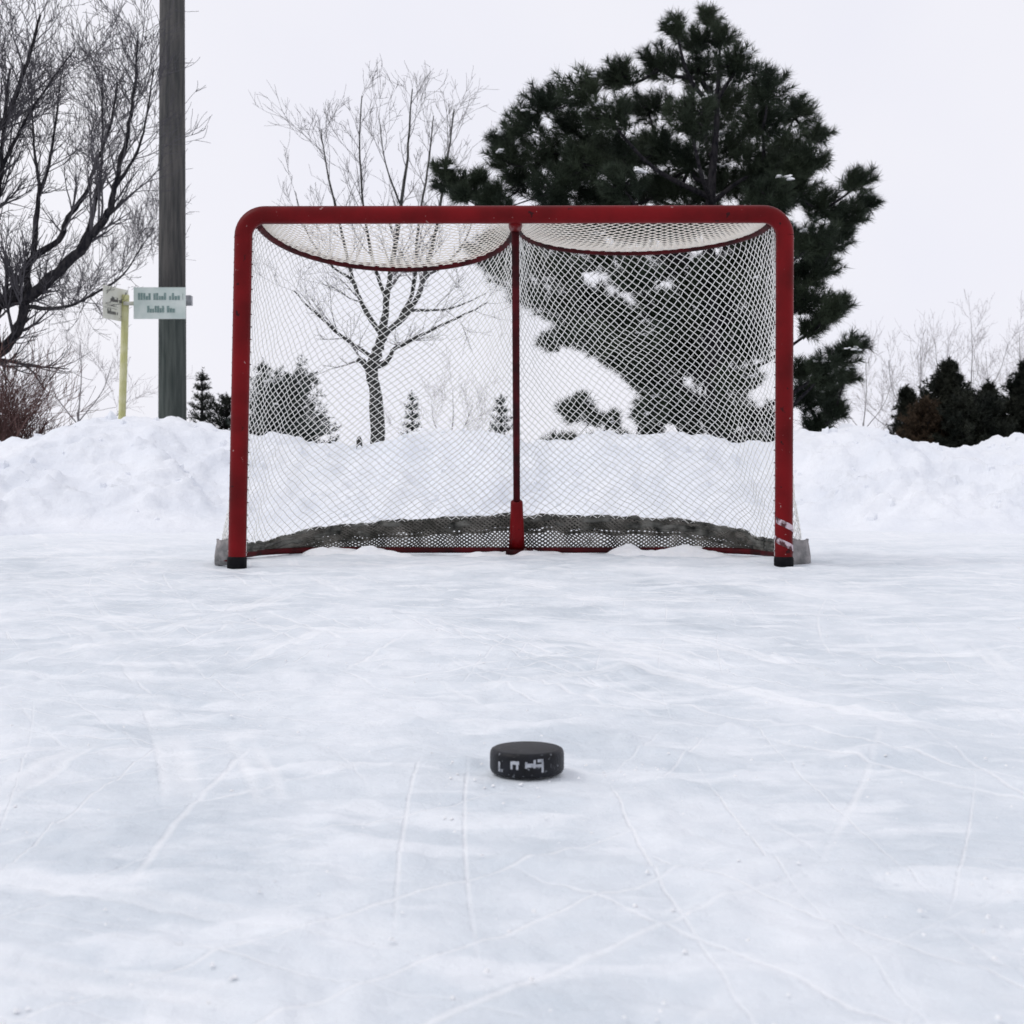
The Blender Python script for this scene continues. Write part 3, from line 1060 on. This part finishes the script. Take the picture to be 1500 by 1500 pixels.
def snow_blob(mb, c_, r, rg):
    """small irregular cap of snow lying on a branch"""
    b = len(mb.v)
    rings = [(1.0, -.25), (1.05, 0.05), (.72, .38), (.3, .52)]
    for (k, z) in rings:
        for i in range(7):
            w = 2 * math.pi * i / 7
            q = r * k * rg.uniform(.75, 1.2)
            mb.v.append(Vector((c_.x + math.cos(w) * q * 1.25, c_.y + math.sin(w) * q, c_.z + z * r)))
    mb.v.append(Vector((c_.x, c_.y, c_.z + r * .56)))
    for j in range(3):
        for i in range(7):
            i2 = (i + 1) % 7
            mb.f.append((b + j * 7 + i, b + j * 7 + i2, b + (j + 1) * 7 + i2, b + (j + 1) * 7 + i))
    for i in range(7):
        mb.f.append((b + 21 + i, b + 21 + (i + 1) % 7, b + 28))


def pine():
    D = 11.6
    sc = F / D
    rg = random.Random(12)
    ng = np.random.default_rng(12)
    tx = 1045
    base = P(tx, 705, D)
    root = thing('pine_tree', 'big dark long-needled pine with snow patches behind the goal', 'tree', (base.x, D, -0.1))
    clumps = [  # px, py, radius px
        # upper crown, seen over the crossbar
        (742, 232, 26), (765, 262, 30), (738, 205, 20), (800, 225, 34), (805, 275, 30), (850, 240, 36), (860, 285, 26), (905, 225, 34), (915, 270, 28), (960, 215, 32),
        (985, 280, 26), (1010, 235, 36), (1060, 265, 32), (1075, 215, 34), (1115, 240, 34), (1150, 215, 34), (1165, 265, 34), (1130, 290, 30), (1185, 232, 22),
        # side towards the junipers
        (1256, 268, 19), (1264, 300, 18), (1238, 318, 26), (1205, 300, 28), (1222, 350, 24), (1190, 350, 30), (1178, 400, 30), (1205, 385, 24), (1180, 440, 24),
        (1212, 455, 20), (1192, 478, 20), (1232, 448, 12), (1252, 504, 14), (1234, 522, 18), (1205, 545, 24), (1238, 550, 14), (1180, 580, 26), (1214, 580, 20), (1198, 620, 20), (1170, 545, 18), (1220, 605, 14),
        # behind the netting
        (712, 372, 22), (742, 400, 26), (735, 355, 22), (780, 385, 30), (775, 430, 24), (812, 445, 26), (830, 400, 30), (842, 478, 26), (870, 440, 28), (872, 500, 26), (905, 470, 28),
        (912, 525, 24), (945, 500, 26), (880, 375, 30), (930, 400, 32), (985, 385, 32), (1030, 410, 34), (1085, 390, 34), (1110, 430, 30), (960, 450, 30), (1010, 470, 32), (1060, 470, 32),
        (1100, 500, 30), (960, 560, 26), (1000, 530, 28), (1040, 540, 30), (1085, 560, 30), (985, 605, 22), (1025, 600, 26), (1065, 610, 24), (1105, 610, 26), (1010, 635, 16), (1130, 640, 20), (1090, 645, 18),
        (905, 330, 30), (800, 340, 30), (1000, 330, 34), (1070, 340, 34), (1120, 350, 30), (850, 330, 28), (940, 340, 28),
        # low stray boughs
        (838, 604, 14), (854, 592, 9), (868, 612, 9), (900, 618, 8), (940, 612, 10), (930, 552, 20), (958, 592, 20), (985, 572, 22), (806, 504, 11), (826, 496, 10), (812, 652, 11), (838, 650, 14), (872, 652, 7), (915, 645, 8), (960, 632, 12),
        # bough that reaches out to the side
        (662, 268, 20), (650, 250, 12), (690, 282, 12), (676, 285, 13), (706, 262, 10), (712, 296, 14), (727, 283, 14), (735, 305, 16),
        # crown above the crossbar view
        (770, 180, 26), (800, 150, 28), (840, 185, 30), (850, 130, 28), (895, 170, 32), (905, 112, 28), (950, 155, 32), (965, 95, 28), (1010, 170, 34), (1025, 105, 32), (1020, 60, 24), (1065, 150, 34),
        (1080, 95, 28), (1055, 55, 20), (1115, 180, 32), (1125, 130, 28), (1165, 165, 26), (1195, 195, 18), (990, 40, 16), (1040, 25, 14),
    ]
    # the far side of the crown, hidden from here but there
    for i in range(46):
        w = rg.uniform(0, 2 * math.pi); f = rg.random() ** .5
        clumps.append((985 + math.cos(w) * f * 190, 320 + math.sin(w) * f * 230, rg.uniform(24, 34)))
    nfront = len(clumps) - 46
    cen = []
    for i, (a, b, r) in enumerate(clumps):
        rx = abs(a - tx) / 330.0
        roomy = 1.25 * math.sqrt(max(0.05, 1 - min(1, rx) ** 2)) * (0.55 if b < 130 else 1)
        dy = rg.uniform(-.85, .55) * roomy if i < nfront else rg.uniform(.3, 1.0) * roomy
        d_ = D + dy
        # same spot in the crown whatever its depth: lateral place and height come from the crown's own scale
        cen.append((Vector(((a - 750) / F * D * d_ / D, d_, EYE + (HY - b) / F * d_)), r / sc))
    tb = MB(); lb_ = MB()
    tp = [Vector((base.x + .04 * math.sin(i), D + .03 * math.cos(2 * i), -0.1 + i * .48)) for i in range(9)]
    tb.tube(limb_curve(tp), [0.12 - .11 * i / 40 for i in range(41)], 12)
    Pb, Db, Ls = [], [], []
    sb = MB()
    for i, (q, r) in enumerate(cen):
        axd = lambda v: math.hypot(v.x - base.x, v.y - D)
        zt_ = max(0.25, min(3.4, q.z - 0.15 - 0.35 * axd(q)))
        s = Vector((base.x, D, zt_))
        best = None
        for (q2, r2) in cen:                   # boughs fork from the next clump inwards
            if axd(q2) < axd(q) - .08 and q2.z < q.z + .26:
                dd_ = (q2 - q).length
                if dd_ < .50 and (best is None or dd_ < best[0]):
                    best = (dd_, q2 + Vector((0, 0, -r2 * .3)))
        if r * sc < 13:
            best = min((((q2 - q).length, q2) for (q2, r2) in cen[:nfront] if r2 > r * 1.01), key=lambda v: v[0])
        if best is not None:
            s = best[1]
        mid = s.lerp(q, .55) + Vector((0, 0, -.10 * min(1, (q - s).length))) + rand_unit(rg) * .04
        end = q + Vector((0, 0, -r * .25))
        path = limb_curve([s, mid, end])
        ra = .008 + .016 * max(0, 1 - axd(s) / 1.3)
        tb.tube(path, [ra * (1 - .6 * k / (len(path) - 1)) for k in range(len(path))], 6, cap=False)
        s = Vector((base.x, D, zt_))
        outw = (q - s).normalized()
        axis = (outw * .8 + Vector((0, 0, .6))).normalized()
        ns = int(14 + 1300 * r * r)
        for k in range(ns):
            e = rand_unit(rg) * (rg.random() ** .45)
            p_ = q + Vector((e.x * r * 1.15, e.y * r * 1.1, e.z * r * .85))
            d_ = (axis + e * .9 + rand_unit(rg) * .35).normalized()
            L_ = rg.uniform(.10, .17)
            Pb.append(p_ - d_ * L_ * .6); Db.append(d_); Ls.append(L_)
            if k % 3 == 0:
                lb_.tube([q.lerp(p_, .1), q.lerp(p_, .6) + Vector((0, 0, -.01)), p_], [.008, .006, .004], 4, cap=False)
        if i < nfront and rg.random() < .42:
            site = q + Vector((rg.uniform(-.6, .6) * r, rg.uniform(-.9, .1) * r, rg.uniform(.2, .75) * r))
            for k in range(rg.randint(5, 11)):
                e = rand_unit(rg)
                snow_blob(sb, site + Vector((e.x * .06, e.y * .05, e.z * .018)), rg.uniform(.008, .024), rg)
    co = needles(np.array([tuple(p_) for p_ in Pb]), np.array([tuple(p_) for p_ in Db]), np.array(Ls), 84, 0.085, 0.0050, ng)
    trunk = tb.build('trunk', M['bark_dark'], root)
    lb_.build('twigs', M['bark_dark'], trunk)
    link('crown', tri_mesh('crown', co), M['needle_pine'], root, smooth=False)
    sb.build('snow_patches', M['snow_clump'], root)['kind'] = 'stuff'


pine()


def conifer(name, label, px, py_top, hw, D, mat, seed, shape='cone', tiers=14, per=26, nl=.035, nw=.006, cat='tree', group=None, snow=0, lean=0):
    rg = random.Random(seed)
    ng = np.random.default_rng(seed)
    c_ = P(px, 705, D)
    H = EYE + (HY - py_top) / F * D
    W = hw / F * D
    root = thing(name, label, cat, (c_.x, D, -0.05), group)
    tb = MB(); sb = MB()
    tb.tube([(c_.x, D, -.1), (c_.x, D, H * .5), (c_.x + lean, D, H * .97)], [.045, .03, .006], 8)
    Pb, Db, Ls = [], [], []
    lobes = [rg.uniform(.75, 1.15) for _ in range(12)]
    for k in range(tiers):
        f = (k + .5) / tiers
        z = 0.02 + f * H * .97
        if shape == 'cone':
            rr = W * (1 - f) ** .95 + .015
        else:
            rr = W * math.sqrt(max(0.02, 1 - (max(0, f - .22) / .8) ** 2.2)) * (1 if f < .9 else .45)
        nb = max(5, int(6 + rr * 22))
        for j in range(nb):
            w = 2 * math.pi * (j + rg.random() * .8) / nb + k * .7
            ln = rr * rg.uniform(.72, 1.1) * lobes[int(w / (2 * math.pi) * 12) % 12]
            rise = .25 if shape == 'cone' else .6
            d_ = Vector((math.cos(w), math.sin(w), rise * rg.uniform(.3, 1.3) + .7 * max(0, (f - .45) / .55))).normalized()
            b = Vector((c_.x + lean * f, D, z))
            tip = b + d_ * ln
            tb.tube([b, b.lerp(tip, .5) + Vector((0, 0, -.01)), tip], [.007, .005, .002], 4, cap=False)
            m = max(3, int(ln / .045))
            for i in range(m):
                s = (i + .6) / m
                p_ = b.lerp(tip, s)
                for _ in range(2):
                    side = rand_unit(rg)
                    dd = (d_ * .9 + side * .8 + Vector((0, 0, .25))).normalized()
                    L_ = rg.uniform(.05, .10)
                    Pb.append(p_); Db.append(dd); Ls.append(L_)
            if snow and rg.random() < snow:
                snow_blob(sb, b.lerp(tip, rg.uniform(.6, .95)) + Vector((0, 0, .02)), rg.uniform(.02, .045), rg)
    for i in range(9):
        Pb.append(Vector((c_.x + lean, D, H * (.86 + .016 * i)))); Db.append(Vector((rg.uniform(-.15, .15), 0, 1)).normalized()); Ls.append(.09)
    co = needles(np.array([tuple(p_) for p_ in Pb]), np.array([tuple(p_) for p_ in Db]), np.array(Ls), per, nl, nw, ng, (.5, 1.2))
    tb.build('trunk', M['bark_dark'], root)
    link('crown', tri_mesh('crown', co), mat, root, smooth=False)
    if sb.v:
        sb.build('snow_patches', M['snow_clump'], root)['kind'] = 'stuff'


conifer('spruce_tree', 'small dark spruce with a thin tip between utility pole and goal', 296, 548, 44, 16.0, M['needle_dark'], 1, tiers=13, per=20)
conifer('spruce_tree', 'low wide dark spruce pressed beside the goal post behind the bank', 332, 584, 58, 15.5, M['needle_dark'], 2, shape='dome', tiers=9)
conifer('shrub', 'rounded blue-green evergreen shrub behind the goal netting', 416, 556, 88, 14.0, M['needle_blue'], 3, shape='dome', tiers=13, per=24, cat='shrub', snow=.10)
conifer('spruce_tree', 'slim grey-green spruce rising behind the rounded evergreen shrub', 386, 534, 50, 14.9, M['needle_blue'], 4, tiers=13)
conifer('spruce_tree', 'tiny spruce beside the forked bare trunk behind the netting', 604, 578, 36, 20.0, M['needle_blue'], 5, tiers=11, per=18)
conifer('spruce_tree', 'small shaggy spruce behind the centre stay of the goal', 734, 584, 52, 18.0, M['needle_blue'], 6, tiers=11, per=20)
conifer('juniper', 'widest dark juniper standing behind the dipped snow bank', 1390, 534, 140, 15.0, M['needle_dark'], 7, shape='cone', tiers=24, per=30, nl=.055, nw=.010)
conifer('juniper', 'narrow dark juniper with a pointed tip next to the pine', 1328, 574, 56, 15.2, M['needle_dark'], 8, shape='cone', tiers=14, per=28, nl=.055, nw=.010)
conifer('juniper_shrub', 'low bronze-tinted juniper between the narrow and the widest juniper', 1356, 592, 48, 14.6, M['needle_bronze'], 9, shape='dome', tiers=10, per=26, nl=.055, nw=.010, cat='shrub')
conifer('juniper', 'small pointed juniper in the gap between two broad junipers', 1447, 566, 72, 15.1, M['needle_dark'], 10, tiers=14, per=28, nl=.055, nw=.010)
conifer('juniper', 'broad tall juniper on the far side of the pointed little one', 1508, 530, 120, 14.8, M['needle_dark'], 11, tiers=24, per=30, nl=.055, nw=.010)
conifer('juniper', 'squat dark juniper at the foot of the widest one', 1425, 588, 78, 14.3, M['needle_dark'], 13, shape='dome', tiers=9, per=28, nl=.055, nw=.010)

# a short broken stake in the bank, below the forked tree
sp = P(526, 655, 9.35)
stake = thing('stake', 'short dark broken stake stuck in the snow bank below the forked tree', 'stake', (sp.x, 9.35, sp.z - .1))
mb = MB(); mb.tube([sp + Vector((0, 0, -.15)), sp + Vector((.004, 0, .0)), sp + Vector((.0, 0, .055))], [.022, .021, .018], 8)
mb.build('shaft', M['bark_grey'], stake)
mb = MB(); mb.tube([sp + Vector((0, 0, .055)), sp + Vector((.007, .003, .075))], [.0175, .004], 7)
mb.build('splintered_tip', M['bark_dark'], stake)
